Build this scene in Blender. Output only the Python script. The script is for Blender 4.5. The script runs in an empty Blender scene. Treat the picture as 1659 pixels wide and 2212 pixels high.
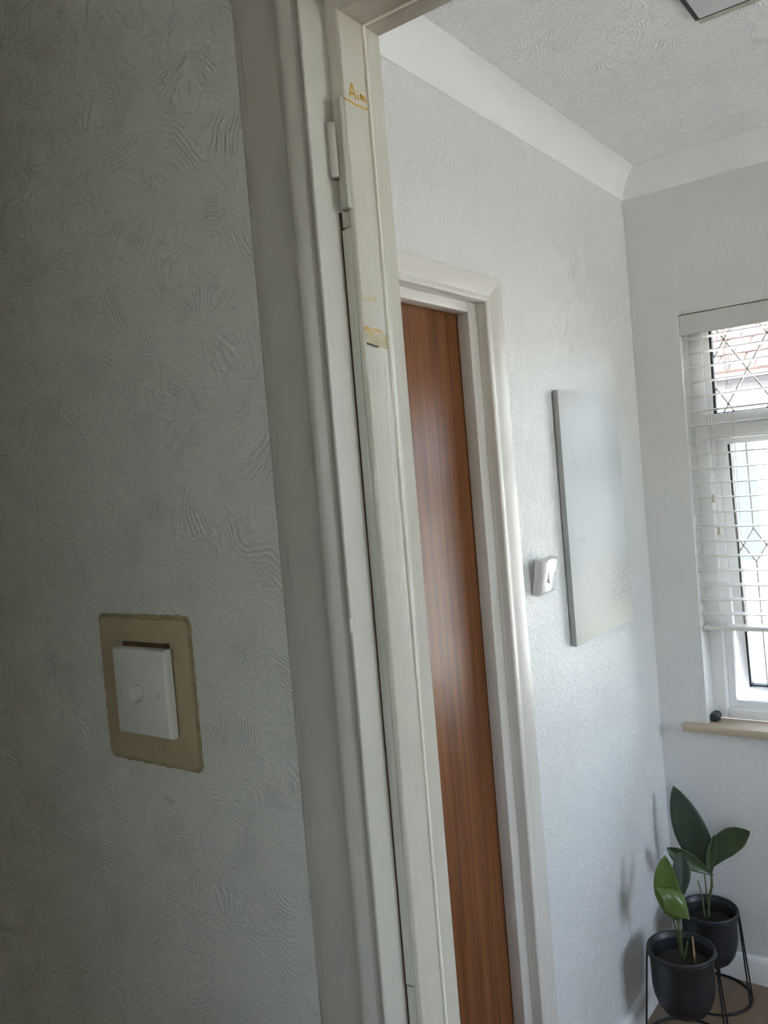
import bpy, bmesh, math, random
from mathutils import Vector, Matrix

random.seed(7)
SC = bpy.context.scene
COL = SC.collection

# ------------------------------------------------------------------ camera
YAW, PITCH, ROLL = math.radians(36.522), math.radians(-1.8456), math.radians(-4.8142)
CAM_Z = 1.61
fw = Vector((-math.sin(YAW) * math.cos(PITCH), math.cos(YAW) * math.cos(PITCH), math.sin(PITCH)))
rt = Vector((math.cos(YAW), math.sin(YAW), 0))
up = rt.cross(fw)
r2 = rt * math.cos(ROLL) + up * math.sin(ROLL)
u2 = -rt * math.sin(ROLL) + up * math.cos(ROLL)
cam_d = bpy.data.cameras.new('camera')
cam_d.sensor_fit = 'VERTICAL'
cam_d.sensor_height = 24.0
cam_d.lens = 24.0 * 1825.43 / 2212.0
cam_d.clip_start = 0.02
cam = bpy.data.objects.new('camera', cam_d)
COL.objects.link(cam)
cam.matrix_world = Matrix(((r2.x, u2.x, -fw.x, 0), (r2.y, u2.y, -fw.y, 0), (r2.z, u2.z, -fw.z, CAM_Z), (0, 0, 0, 1)))
SC.camera = cam

# ------------------------------------------------------------------ light
SUN_ELEV, SUN_AZ = math.radians(50), math.radians(205)      # sun behind the house, over its roof
world = bpy.data.worlds.new('world')
SC.world = world
world.use_nodes = True
wn = world.node_tree
wn.nodes.clear()
w_out = wn.nodes.new('ShaderNodeOutputWorld')
w_bg = wn.nodes.new('ShaderNodeBackground')
w_sky = wn.nodes.new('ShaderNodeTexSky')
w_sky.sky_type = 'NISHITA'
w_sky.sun_disc = False
w_sky.sun_elevation = SUN_ELEV
w_sky.sun_rotation = SUN_AZ
w_sky.air_density = 1.0
w_sky.dust_density = 2.5
w_bg.inputs['Strength'].default_value = 0.70
w_hs = wn.nodes.new('ShaderNodeHueSaturation')            # thin haze: paler blue
w_hs.inputs['Saturation'].default_value = 0.62
wn.links.new(w_sky.outputs[0], w_hs.inputs['Color'])
wn.links.new(w_hs.outputs[0], w_bg.inputs[0])
wn.links.new(w_bg.outputs[0], w_out.inputs[0])

sun_d = bpy.data.lights.new('sun', 'SUN')
sun_d.energy = 6.5
sun_d.angle = math.radians(0.6)
sun_d.color = (1.0, 0.95, 0.87)
sun = bpy.data.objects.new('sun', sun_d)
COL.objects.link(sun)
sd = Vector((math.sin(SUN_AZ) * math.cos(SUN_ELEV), math.cos(SUN_AZ) * math.cos(SUN_ELEV), math.sin(SUN_ELEV)))
sun.rotation_euler = sd.to_track_quat('Z', 'Y').to_euler()

# sampling portals in the window openings (they guide the sky light, they give none)
def portal(name, loc, rot, sx, sy):
    d = bpy.data.lights.new(name, 'AREA')
    d.shape = 'RECTANGLE'
    d.size, d.size_y = sx, sy
    d.cycles.is_portal = True
    o = bpy.data.objects.new(name, d)
    o.location = loc
    o.rotation_euler = rot
    COL.objects.link(o)
portal('portal_window', (-0.442, 2.93, 1.42), (math.radians(-90), 0, 0), 0.72, 1.30)
portal('portal_garden_window', (2.75, 1.94, 1.58), (0, math.radians(90), 0), 1.60, 1.32)
portal('portal_added_hall_window', (0.725, -1.13, 1.70), (math.radians(90), 0, 0), 0.77, 0.82)

SC.view_settings.view_transform = 'Standard'
SC.view_settings.look = 'None'
SC.view_settings.gamma = 1.0
SC.view_settings.use_curve_mapping = False
SC.view_settings.exposure = 2.35
SC.cycles.max_bounces = 9
SC.cycles.diffuse_bounces = 6
SC.cycles.glossy_bounces = 3
SC.cycles.transmission_bounces = 4
SC.cycles.transparent_max_bounces = 12
SC.cycles.use_adaptive_sampling = True
SC.cycles.adaptive_threshold = 0.09
SC.cycles.adaptive_min_samples = 20
SC.cycles.caustics_reflective = False
SC.cycles.caustics_refractive = False
SC.cycles.sample_clamp_indirect = 6.0

# ------------------------------------------------------------------ helpers
def link(o, parent=None):
    COL.objects.link(o)
    if parent is not None:
        o.parent = parent
    return o

def mesh_obj(name, bm, mat, parent=None, smooth=False, angle=35):
    bmesh.ops.recalc_face_normals(bm, faces=bm.faces[:])
    if smooth:
        lim = math.radians(angle)
        for f in bm.faces:
            f.smooth = True
        for e in bm.edges:
            if len(e.link_faces) == 2 and e.calc_face_angle(0) > lim:
                e.smooth = False
    me = bpy.data.meshes.new(name)
    bm.to_mesh(me)
    bm.free()
    if mat is not None:
        me.materials.append(mat)
    return link(bpy.data.objects.new(name, me), parent)

def empty(name, loc=(0, 0, 0), rot=(0, 0, 0)):
    o = bpy.data.objects.new(name, None)
    o.location = loc
    o.rotation_euler = rot
    o.empty_display_size = 0.05
    return link(o)

def tag(o, label, cat=None, group=None, kind=None):
    o['label'] = label
    if cat: o['category'] = cat
    if group: o['group'] = group
    if kind: o['kind'] = kind
    return o

def add_box(bm, x0, x1, y0, y1, z0, z1):
    vs = [bm.verts.new(p) for p in ((x0, y0, z0), (x1, y0, z0), (x1, y1, z0), (x0, y1, z0), (x0, y0, z1), (x1, y0, z1), (x1, y1, z1), (x0, y1, z1))]
    for f in ((0, 3, 2, 1), (4, 5, 6, 7), (0, 1, 5, 4), (1, 2, 6, 5), (2, 3, 7, 6), (3, 0, 4, 7)):
        bm.faces.new([vs[i] for i in f])
    return vs

def bevel(bm, w, seg=2):
    if w > 0:
        bmesh.ops.bevel(bm, geom=bm.edges[:], offset=w, segments=seg, affect='EDGES', profile=0.5, clamp_overlap=True)

def box(name, x0, x1, y0, y1, z0, z1, mat, parent=None, bev=0.0, seg=2):
    bm = bmesh.new()
    add_box(bm, x0, x1, y0, y1, z0, z1)
    bevel(bm, bev, seg)
    return mesh_obj(name, bm, mat, parent, smooth=bev > 0, angle=40)

def add_tube(bm, pts, r, seg=8, cap=True):
    pts = [Vector(p) for p in pts]
    n = len(pts)
    rr = r if isinstance(r, (list, tuple)) else [r] * n
    rings = []
    ref = None
    for i, p in enumerate(pts):
        t = (pts[min(i + 1, n - 1)] - pts[max(i - 1, 0)]).normalized()
        if ref is None:
            ref = t.orthogonal().normalized()
        a = (ref - t * ref.dot(t)).normalized()
        ref = a
        b = t.cross(a)
        rings.append([bm.verts.new(p + (a * math.cos(2 * math.pi * k / seg) + b * math.sin(2 * math.pi * k / seg)) * rr[i]) for k in range(seg)])
    for i in range(n - 1):
        for k in range(seg):
            bm.faces.new((rings[i][k], rings[i][(k + 1) % seg], rings[i + 1][(k + 1) % seg], rings[i + 1][k]))
    if cap:
        bm.faces.new(rings[0][::-1])
        bm.faces.new(rings[-1])

def tube(name, pts, r, mat, parent=None, seg=8):
    bm = bmesh.new()
    add_tube(bm, pts, r, seg)
    return mesh_obj(name, bm, mat, parent, smooth=True, angle=60)

def add_torus(bm, c, R, r, seg=48, s2=8):
    c = Vector(c)
    rings = []
    for i in range(seg):
        a = 2 * math.pi * i / seg
        d = Vector((math.cos(a), math.sin(a), 0))
        rings.append([bm.verts.new(c + d * (R + r * math.cos(2 * math.pi * k / s2)) + Vector((0, 0, r * math.sin(2 * math.pi * k / s2)))) for k in range(s2)])
    for i in range(seg):
        for k in range(s2):
            bm.faces.new((rings[i][k], rings[(i + 1) % seg][k], rings[(i + 1) % seg][(k + 1) % s2], rings[i][(k + 1) % s2]))

def lathe(name, prof, mat, parent=None, seg=48, c=(0, 0, 0)):
    bm = bmesh.new()
    rings = []
    for r, z in prof:
        if r < 1e-6:
            rings.append([bm.verts.new((c[0], c[1], c[2] + z))])
        else:
            rings.append([bm.verts.new((c[0] + r * math.cos(2 * math.pi * k / seg), c[1] + r * math.sin(2 * math.pi * k / seg), c[2] + z)) for k in range(seg)])
    for a, b in zip(rings, rings[1:]):
        for k in range(seg):
            k2 = (k + 1) % seg
            if len(a) == 1 and len(b) == 1: continue
            if len(a) == 1: bm.faces.new((a[0], b[k2], b[k]))
            elif len(b) == 1: bm.faces.new((a[k], a[k2], b[0]))
            else: bm.faces.new((a[k], a[k2], b[k2], b[k]))
    return mesh_obj(name, bm, mat, parent, smooth=True, angle=50)

def prism(name, poly, mat, parent=None, axis='y', a0=0.0, a1=0.01, bev=0.0):
    """poly of 2D points extruded along an axis: 'y' -> (x,z), 'x' -> (y,z), 'z' -> (x,y)"""
    bm = bmesh.new()
    def P(p, t):
        return {'y': (p[0], t, p[1]), 'x': (t, p[0], p[1]), 'z': (p[0], p[1], t)}[axis]
    A = [bm.verts.new(P(p, a0)) for p in poly]
    B = [bm.verts.new(P(p, a1)) for p in poly]
    bm.faces.new(A)
    bm.faces.new(B[::-1])
    n = len(poly)
    for i in range(n):
        bm.faces.new((A[i], A[(i + 1) % n], B[(i + 1) % n], B[i]))
    bevel(bm, bev)
    return mesh_obj(name, bm, mat, parent, smooth=True, angle=35)

def sweep_vertical(name, prof, X0, sgn, z0, ztop, mat, parent=None, mitre=True, cuts=1, jitter=0.0, closed=True):
    """profile (o, y): o = distance outwards from the opening edge; x = X0 + sgn*o; the upper end is mitred"""
    bm = bmesh.new()
    rows = []
    for c in range(cuts + 1):
        t = c / cuts
        row = []
        for o, y in prof:
            zt = ztop + (o if mitre else 0)
            z = z0 + (zt - z0) * t
            j = jitter * math.sin(z * 37 + o * 900) * math.sin(z * 11.3 + 1.7) if 0 < c < cuts else 0
            row.append(bm.verts.new((X0 + sgn * (o + j * .5), y + j, z)))
        rows.append(row)
    n = len(prof)
    rng = range(n) if closed else range(n - 1)
    for a, b in zip(rows, rows[1:]):
        for i in rng:
            k = (i + 1) % n
            bm.faces.new((a[i], a[k], b[k], b[i]))
    if closed:
        bm.faces.new(rows[0][::-1])
        bm.faces.new(rows[-1])
    return mesh_obj(name, bm, mat, parent, smooth=True, angle=28)

def sweep_head(name, prof, XL, XR, ztop, mat, parent=None):
    bm = bmesh.new()
    A = [bm.verts.new((XL - o, y, ztop + o)) for o, y in prof]
    B = [bm.verts.new((XR + o, y, ztop + o)) for o, y in prof]
    n = len(prof)
    for i in range(n):
        k = (i + 1) % n
        bm.faces.new((A[i], A[k], B[k], B[i]))
    bm.faces.new(A[::-1])
    bm.faces.new(B)
    return mesh_obj(name, bm, mat, parent, smooth=True, angle=28)

def wall_with_holes(name, axis, c0, c1, u0, u1, z0, z1, holes, mat):
    """solid wall slab between c0 and c1 on `axis`, spanning u and z, with rectangular holes (u0,u1,z0,z1)"""
    us = sorted({u0, u1, *[h[0] for h in holes], *[h[1] for h in holes]})
    zs = sorted({z0, z1, *[h[2] for h in holes], *[h[3] for h in holes]})
    us = [u for u in us if u0 <= u <= u1]
    zs = [z for z in zs if z0 <= z <= z1]
    def solid(i, j):
        if not (0 <= i < len(us) - 1 and 0 <= j < len(zs) - 1): return False
        um, zm = (us[i] + us[i + 1]) / 2, (zs[j] + zs[j + 1]) / 2
        return not any(h[0] < um < h[1] and h[2] < zm < h[3] for h in holes)
    bm = bmesh.new()
    cache = {}
    def V(c, u, z):
        k = (c, u, z)
        if k not in cache:
            cache[k] = bm.verts.new((c, u, z) if axis == 'x' else (u, c, z))
        return cache[k]
    for i in range(len(us) - 1):
        for j in range(len(zs) - 1):
            if not solid(i, j): continue
            a, b, d, e = us[i], us[i + 1], zs[j], zs[j + 1]
            bm.faces.new((V(c0, a, d), V(c0, b, d), V(c0, b, e), V(c0, a, e)))
            bm.faces.new((V(c1, a, d), V(c1, a, e), V(c1, b, e), V(c1, b, d)))
            if not solid(i - 1, j): bm.faces.new((V(c0, a, d), V(c0, a, e), V(c1, a, e), V(c1, a, d)))
            if not solid(i + 1, j): bm.faces.new((V(c0, b, d), V(c1, b, d), V(c1, b, e), V(c0, b, e)))
            if not solid(i, j - 1): bm.faces.new((V(c0, a, d), V(c1, a, d), V(c1, b, d), V(c0, b, d)))
            if not solid(i, j + 1): bm.faces.new((V(c0, a, e), V(c0, b, e), V(c1, b, e), V(c1, a, e)))
    return mesh_obj(name, bm, mat)

# ------------------------------------------------------------------ materials
class NT:
    def __init__(s, name):
        s.m = bpy.data.materials.new(name)
        s.m.use_nodes = True
        s.t = s.m.node_tree
        s.b = s.t.nodes['Principled BSDF']
        s.tc = s.t.nodes.new('ShaderNodeTexCoord')
    def n(s, typ, **kw):
        o = s.t.nodes.new(typ)
        for k, v in kw.items():
            setattr(o, k, v)
        return o
    def l(s, a, b):
        s.t.links.new(a, b)
    def mapping(s, scale=(1, 1, 1), loc=(0, 0, 0), src=None, rot=(0, 0, 0)):
        m = s.n('ShaderNodeMapping')
        m.inputs['Scale'].default_value = scale
        m.inputs['Location'].default_value = loc
        m.inputs['Rotation'].default_value = rot
        s.l(src or s.tc.outputs['Object'], m.inputs['Vector'])
        return m.outputs[0]
    def noise(s, vec, scale=5, detail=3, rough=0.5, dist=0.0):
        x = s.n('ShaderNodeTexNoise')
        x.inputs['Scale'].default_value = scale
        x.inputs['Detail'].default_value = detail
        x.inputs['Roughness'].default_value = rough
        x.inputs['Distortion'].default_value = dist
        s.l(vec, x.inputs['Vector'])
        return x
    def noise2(s, *a, **k):
        x = s.noise(*a, **k)
        x.noise_dimensions = '2D'
        return x
    def math(s, op, a, b=None, c=None):
        x = s.n('ShaderNodeMath', operation=op)
        for i, v in enumerate((a, b, c)):
            if v is None: continue
            if isinstance(v, (int, float)): x.inputs[i].default_value = v
            else: s.l(v, x.inputs[i])
        return x.outputs[0]
    def ramp(s, fac, stops):
        r = s.n('ShaderNodeValToRGB')
        els = r.color_ramp.elements
        while len(els) < len(stops): els.new(0.5)
        for e, (p, c) in zip(els, stops):
            e.position = p
            e.color = (*c, 1) if len(c) == 3 else c
        s.l(fac, r.inputs[0])
        return r.outputs[0]
    def mix(s, fac, a, b):
        x = s.n('ShaderNodeMix', data_type='RGBA')
        for v, i in ((fac, 0), (a, 6), (b, 7)):
            if isinstance(v, (int, float)): x.inputs[i].default_value = v
            elif isinstance(v, (tuple, list)): x.inputs[i].default_value = (*v, 1)
            else: s.l(v, x.inputs[i])
        return x.outputs[2]
    def bump(s, h, strength=0.5, dist=0.001, normal=None):
        b = s.n('ShaderNodeBump')
        b.inputs['Strength'].default_value = strength
        b.inputs['Distance'].default_value = dist
        s.l(h, b.inputs['Height'])
        if normal is not None: s.l(normal, b.inputs['Normal'])
        s.l(b.outputs[0], s.b.inputs['Normal'])
        return b.outputs[0]
    def base(s, c):
        if isinstance(c, (tuple, list)): s.b.inputs['Base Color'].default_value = (*c, 1)
        else: s.l(c, s.b.inputs['Base Color'])
    def rough(s, r): s.b.inputs['Roughness'].default_value = r
    def set(s, **kw):
        for k, v in kw.items(): s.b.inputs[k].default_value = v
        return s

def plain(name, col, rough=0.5, metallic=0.0, var=0.05, vscale=30, bump=0.0, bscale=200, **kw):
    t = NT(name)
    nz = t.noise(t.tc.outputs['Object'], vscale, 1)
    lo = tuple(c * (1 - var) for c in col)
    hi = tuple(min(1, c * (1 + var)) for c in col)
    t.base(t.ramp(nz.outputs['Fac'], [(0.3, lo), (0.7, hi)]))
    t.rough(rough)
    t.b.inputs['Metallic'].default_value = metallic
    if bump:
        t.bump(t.noise(t.tc.outputs['Object'], bscale, 1).outputs['Fac'], bump, 0.001)
    for k, v in kw.items(): t.b.inputs[k].default_value = v
    return t.m

def swirl_plaster(name, col, cell=9.0, rings=24.0, strength=0.6, dist=0.0012, rough=0.6, fade=(0.42, 0.62), plane='xz'):
    """brushed-on swirl relief: concentric combed arcs in overlapping fan-shaped cells"""
    t = NT(name)
    co = t.mapping(rot=(math.radians(-90), 0, 0)) if plane == 'xz' else t.tc.outputs['Object']
    w = t.noise2(co, 14, 0)
    wv = t.n('ShaderNodeVectorMath', operation='SUBTRACT')
    t.l(w.outputs['Color'], wv.inputs[0]); wv.inputs[1].default_value = (.5, .5, .5)
    ws = t.n('ShaderNodeVectorMath', operation='SCALE')
    t.l(wv.outputs[0], ws.inputs[0]); ws.inputs['Scale'].default_value = 0.055
    wa = t.n('ShaderNodeVectorMath', operation='ADD')
    t.l(co, wa.inputs[0]); t.l(ws.outputs[0], wa.inputs[1])
    vo = t.n('ShaderNodeTexVoronoi', voronoi_dimensions='2D')
    vo.inputs['Scale'].default_value = cell
    vo.inputs['Randomness'].default_value = 1.0
    t.l(wa.outputs[0], vo.inputs['Vector'])
    wob = t.noise2(co, 70, 1)
    d = t.math('ADD', t.math('MULTIPLY', vo.outputs['Distance'], rings * 6.283), t.math('MULTIPLY', wob.outputs['Fac'], 5.0))
    s = t.math('ADD', t.math('MULTIPLY', t.math('SINE', d), 0.5), 0.5)
    s = t.math('POWER', s, 1.6)
    mk = t.noise2(co, 26, 1, 0.6)
    mr = t.n('ShaderNodeMapRange'); mr.interpolation_type = 'SMOOTHSTEP'
    mr.inputs['From Min'].default_value = fade[0]; mr.inputs['From Max'].default_value = fade[1]
    t.l(mk.outputs['Fac'], mr.inputs['Value'])
    h = t.math('MULTIPLY', s, mr.outputs[0])
    wm = t.noise2(co, cell * 5.5, 1, 0.5, 0.6)
    worm = t.math('SUBTRACT', 1.0, t.math('MINIMUM', t.math('MULTIPLY', t.math('ABSOLUTE', t.math('SUBTRACT', wm.outputs['Fac'], 0.5)), 14.0), 1.0))
    h = t.math('ADD', h, t.math('MULTIPLY', worm, 0.55))
    mid = t.noise2(co, 110, 2, 0.7)
    h = t.math('ADD', h, t.math('MULTIPLY', mid.outputs['Fac'], 0.9))
    t.bump(h, strength, dist)
    big = t.noise2(co, 3, 0)
    t.base(t.ramp(big.outputs['Fac'], [(0.3, tuple(c * .97 for c in col)), (0.7, col)]))
    t.rough(rough)
    return t.m

def streak_paper(name, col, strength=0.5, dist=0.0015, rough=0.5, sx=(300, 300, 95)):
    """anaglypta-like paper with short upright dashes"""
    t = NT(name)
    v = t.mapping(sx)
    a = t.noise(v, 1.0, 1, 0.55)
    b = t.noise(t.mapping(tuple(k * 2.3 for k in sx), (3, 7, 1)), 1.0, 0, 0.5)
    h = t.math('ADD', t.ramp(a.outputs['Fac'], [(0.40, (0, 0, 0)), (0.60, (1, 1, 1))]), t.math('MULTIPLY', b.outputs['Fac'], 0.5))
    t.bump(h, strength, dist)
    big = t.noise(t.tc.outputs['Object'], 2.2, 0)
    t.base(t.ramp(big.outputs['Fac'], [(0.3, tuple(c * .975 for c in col)), (0.7, col)]))
    t.rough(rough)
    return t.m

def gloss_paint(name, col, dirt=(0.55, 0.5, 0.42), amount=0.25, rough=0.38, strength=0.25, axis='z'):
    """old brushed gloss paint: long brush marks and grubby patches"""
    t = NT(name)
    sc = {'z': (420, 420, 9), 'x': (9, 420, 420), 'y': (420, 9, 420)}[axis]
    br = t.noise(t.mapping(sc), 1.0, 1, 0.6)
    lump = t.noise(t.tc.outputs['Object'], 60, 0)
    h = t.math('ADD', br.outputs['Fac'], t.math('MULTIPLY', lump.outputs['Fac'], 1.2))
    t.bump(h, strength, 0.0008)
    sc2 = {'z': (60, 60, 5), 'x': (5, 60, 60), 'y': (60, 5, 60)}[axis]
    st = t.noise(t.mapping(sc2, (4, 2, 9)), 1.0, 3, 0.65)
    f = t.math('MULTIPLY', t.ramp(st.outputs['Fac'], [(0.48, (0, 0, 0)), (0.75, (1, 1, 1))]), amount)
    t.base(t.mix(f, col, dirt))
    t.rough(rough)
    return t.m

M = {}
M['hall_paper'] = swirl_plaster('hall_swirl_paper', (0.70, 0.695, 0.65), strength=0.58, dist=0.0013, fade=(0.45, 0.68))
M['hall_plain'] = plain('hall_plain_paint', (0.80, 0.775, 0.69), 0.7, var=0.02)
M['artex'] = swirl_plaster('ceiling_swirl_plaster', (0.86, 0.855, 0.845), cell=5.0, rings=22, strength=0.6, dist=0.0015, fade=(0.35, 0.6), plane='xy')
M['room_paper'] = streak_paper('room_streak_paper', (0.84, 0.83, 0.815), 0.95, 0.0021, 0.42, (300, 300, 72))
M['back_paper'] = streak_paper('back_streak_paper', (0.73, 0.722, 0.705), 0.22, 0.0015, 0.55)  # toned darker than the left wall to paint in the window wall's shade
M['coving'] = plain('coving_paint', (0.82, 0.815, 0.80), 0.55, var=0.015, vscale=6)
M['frame_paint'] = gloss_paint('frame_gloss_paint', (0.60, 0.563, 0.49), (0.50, 0.45, 0.37), 0.30, 0.26, 0.35)
M['frame_paint_h'] = gloss_paint('frame_gloss_paint_head', (0.60, 0.563, 0.49), (0.50, 0.45, 0.37), 0.30, 0.26, 0.35, 'x')
M['arch_paint'] = gloss_paint('architrave_paint', (0.54, 0.515, 0.46), (0.55, 0.52, 0.46), 0.20, 0.40, 0.15)
M['arch_paint_h'] = gloss_paint('architrave_paint_head', (0.54, 0.515, 0.46), (0.55, 0.52, 0.46), 0.20, 0.40, 0.15, 'x')
M['scuff'] = plain('grey_scuff', (0.38, 0.38, 0.36), 0.8)
M['chip'] = plain('paint_chip', (0.66, 0.64, 0.58), 0.5)
M['edge_highlight'] = plain('pale_edge_highlight', (0.86, 0.82, 0.72), 0.35, var=0.05)  # bright cream colour carries the highlight of the jamb edge
M['grey_paint'] = gloss_paint('grubby_grey_paint', (0.50, 0.49, 0.43), (0.26, 0.22, 0.15), 0.65, 0.45, 0.5)
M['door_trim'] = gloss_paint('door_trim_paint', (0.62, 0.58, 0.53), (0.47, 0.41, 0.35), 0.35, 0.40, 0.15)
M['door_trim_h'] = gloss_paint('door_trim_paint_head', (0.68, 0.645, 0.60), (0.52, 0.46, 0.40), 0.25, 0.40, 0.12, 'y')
M['upvc'] = plain('white_upvc', (0.87, 0.87, 0.87), 0.28, var=0.01)
M['blind'] = plain('blind_white', (0.80, 0.78, 0.74), 0.42, var=0.015)
M['valance'] = plain('valance_off_white', (0.70, 0.67, 0.64), 0.45, var=0.015)
M['cord'] = plain('blind_cord', (0.78, 0.75, 0.68), 0.8)
M['tassel'] = plain('tassel_wood', (0.60, 0.56, 0.45), 0.5)
M['gasket'] = plain('black_gasket', (0.03, 0.03, 0.033), 0.6)
M['lead'] = plain('lead_came', (0.50, 0.47, 0.42), 0.5, metallic=0.0)
M['skirting'] = plain('skirting_paint', (0.80, 0.79, 0.77), 0.4, var=0.015)
M['black_pot'] = plain('black_pot', (0.018, 0.019, 0.021), 0.42, bump=0.05)
M['black_wire'] = plain('black_wire', (0.012, 0.012, 0.013), 0.4, metallic=0.2)
M['soil'] = plain('soil', (0.022, 0.018, 0.014), 0.95, var=0.5, vscale=120, bump=1.0, bscale=150)
M['plastic_a'] = plain('old_white_plastic', (0.72, 0.72, 0.68), 0.32, var=0.015)
M['plastic_b'] = plain('glossy_white_plastic', (0.60, 0.575, 0.575), 0.22, var=0.01)
M['screw'] = plain('switch_screw', (0.25, 0.24, 0.22), 0.4, metallic=0.5)
M['gapbrown'] = plain('brown_gap', (0.10, 0.060, 0.025), 0.8, var=0.4, vscale=90)
M['crack'] = plain('bare_wood_crack', (0.060, 0.028, 0.012), 0.9, var=0.4, vscale=60)
M['beige'] = plain('beige_old_paint', (0.47, 0.385, 0.245), 0.6, var=0.08, vscale=45, bump=0.25, bscale=120)
M['beige_edge'] = plain('beige_old_edge', (0.36, 0.30, 0.175), 0.7, var=0.15, vscale=90, bump=0.6, bscale=220)
M['orange_ink'] = plain('orange_marker', (0.62, 0.33, 0.035), 0.6, var=0.15, vscale=400)
M['black_ink'] = plain('black_marker', (0.025, 0.023, 0.03), 0.6)
M['hex_black'] = plain('dark_metal', (0.055, 0.055, 0.058), 0.35, metallic=0.6)
M['hatch_white'] = plain('hatch_white', (0.80, 0.80, 0.80), 0.4, var=0.01)
M['hatch_dark'] = plain('hatch_dark', (0.035, 0.032, 0.03), 0.6)
M['hatch_beige'] = plain('hatch_beige_strip', (0.60, 0.56, 0.47), 0.7, var=0.08, vscale=40)
M['stake'] = plain('bamboo_stake', (0.42, 0.27, 0.12), 0.6, var=0.2, vscale=80)
M['stem'] = plain('plant_stem', (0.11, 0.14, 0.045), 0.5, var=0.25, vscale=60)

def wood(name, lo, hi, axis='z', rough=0.3, coat=0.0, band=70):
    t = NT(name)
    sc = {'z': (band, band, 1.6), 'x': (1.6, band, band), 'y': (band, 1.6, band)}[axis]
    a = t.noise(t.mapping(sc), 1.0, 4, 0.6, 0.3)
    b = t.noise(t.mapping(tuple(k * 5 for k in sc), (1, 4, 2)), 1.0, 3, 0.6)
    f = t.math('ADD', t.math('MULTIPLY', a.outputs['Fac'], 0.72), t.math('MULTIPLY', b.outputs['Fac'], 0.28))
    t.base(t.ramp(f, [(0.36, lo), (0.64, hi)]))
    t.rough(rough)
    t.b.inputs['Coat Weight'].default_value = coat
    t.b.inputs['Coat Roughness'].default_value = 0.3
    t.bump(b.outputs['Fac'], 0.06, 0.0005)
    return t.m
M['veneer'] = wood('sapele_veneer', (0.105, 0.032, 0.010), (0.235, 0.086, 0.026), 'z', 0.40, 0.0)
M['veneer'].node_tree.nodes['Principled BSDF'].inputs['Specular IOR Level'].default_value = 0.28
M['pine_sill'] = wood('pale_sill_wood', (0.50, 0.40, 0.28), (0.62, 0.52, 0.39), 'x', 0.5, 0.0, 40)
M['floor'] = wood('brown_floor', (0.17, 0.115, 0.070), (0.24, 0.165, 0.105), 'y', 0.5, 0.0, 25)

def leaf_mat(name, lo, hi, rough=0.35, sub=0.12):
    t = NT(name)
    nz = t.noise(t.tc.outputs['Object'], 18, 3)
    t.base(t.ramp(nz.outputs['Fac'], [(0.3, lo), (0.7, hi)]))
    t.rough(rough)
    t.bump(t.noise(t.mapping((60, 60, 25)), 3.0, 2).outputs['Fac'], 0.15, 0.001)
    tr = t.n('ShaderNodeBsdfTranslucent')
    tr.inputs[0].default_value = (hi[0] * 1.5, hi[1] * 1.6, hi[2], 1)
    mx = t.n('ShaderNodeMixShader')
    mx.inputs[0].default_value = sub
    t.l(t.b.outputs[0], mx.inputs[1]); t.l(tr.outputs[0], mx.inputs[2])
    out = [n for n in t.t.nodes if n.type == 'OUTPUT_MATERIAL'][0]
    t.l(mx.outputs[0], out.inputs[0])
    return t.m
M['leaf_dark'] = leaf_mat('leaf_dark_green', (0.045, 0.062, 0.040), (0.058, 0.080, 0.050))
M['leaf_mid'] = leaf_mat('leaf_mid_green', (0.065, 0.098, 0.045), (0.090, 0.130, 0.058))
M['leaf_light'] = leaf_mat('leaf_fresh_green', (0.11, 0.18, 0.045), (0.16, 0.235, 0.065), 0.22, 0.22)

def glass_mat():
    t = NT('window_glass')
    nt = t.t
    gl = t.n('ShaderNodeBsdfGlossy'); gl.inputs['Roughness'].default_value = 0.02
    tr = t.n('ShaderNodeBsdfTransparent'); tr.inputs[0].default_value = (0.96, 0.98, 0.98, 1)
    fr = t.n('ShaderNodeFresnel'); fr.inputs['IOR'].default_value = 1.45
    mx = t.n('ShaderNodeMixShader')
    t.l(fr.outputs[0], mx.inputs[0]); t.l(tr.outputs[0], mx.inputs[1]); t.l(gl.outputs[0], mx.inputs[2])
    out = [n for n in nt.nodes if n.type == 'OUTPUT_MATERIAL'][0]
    t.l(mx.outputs[0], out.inputs[0])
    return t.m
M['glass'] = glass_mat()

def smear_mat(name, col, dens):
    """half wiped-off marker ink, streaked over the frame paint"""
    t = NT(name)
    n1 = t.noise(t.mapping((500, 500, 60)), 1.0, 2, 0.6)
    n2 = t.noise(t.tc.outputs['Object'], 150, 1)
    a = t.math('MULTIPLY', t.ramp(n1.outputs['Fac'], [(0.18, (0, 0, 0)), (0.50, (1, 1, 1))]), t.ramp(n2.outputs['Fac'], [(0.28, (0.2, 0.2, 0.2)), (0.50, (1, 1, 1))]))
    t.base(t.mix(t.math('MULTIPLY', a, dens), (0.60, 0.563, 0.49), col))
    t.rough(0.3)
    return t.m
M['smear_orange'] = smear_mat('smeared_orange_ink', (0.58, 0.33, 0.04), 0.95)
M['smear_yellow'] = smear_mat('smeared_yellow_ink', (0.42, 0.32, 0.09), 0.60)

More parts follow.
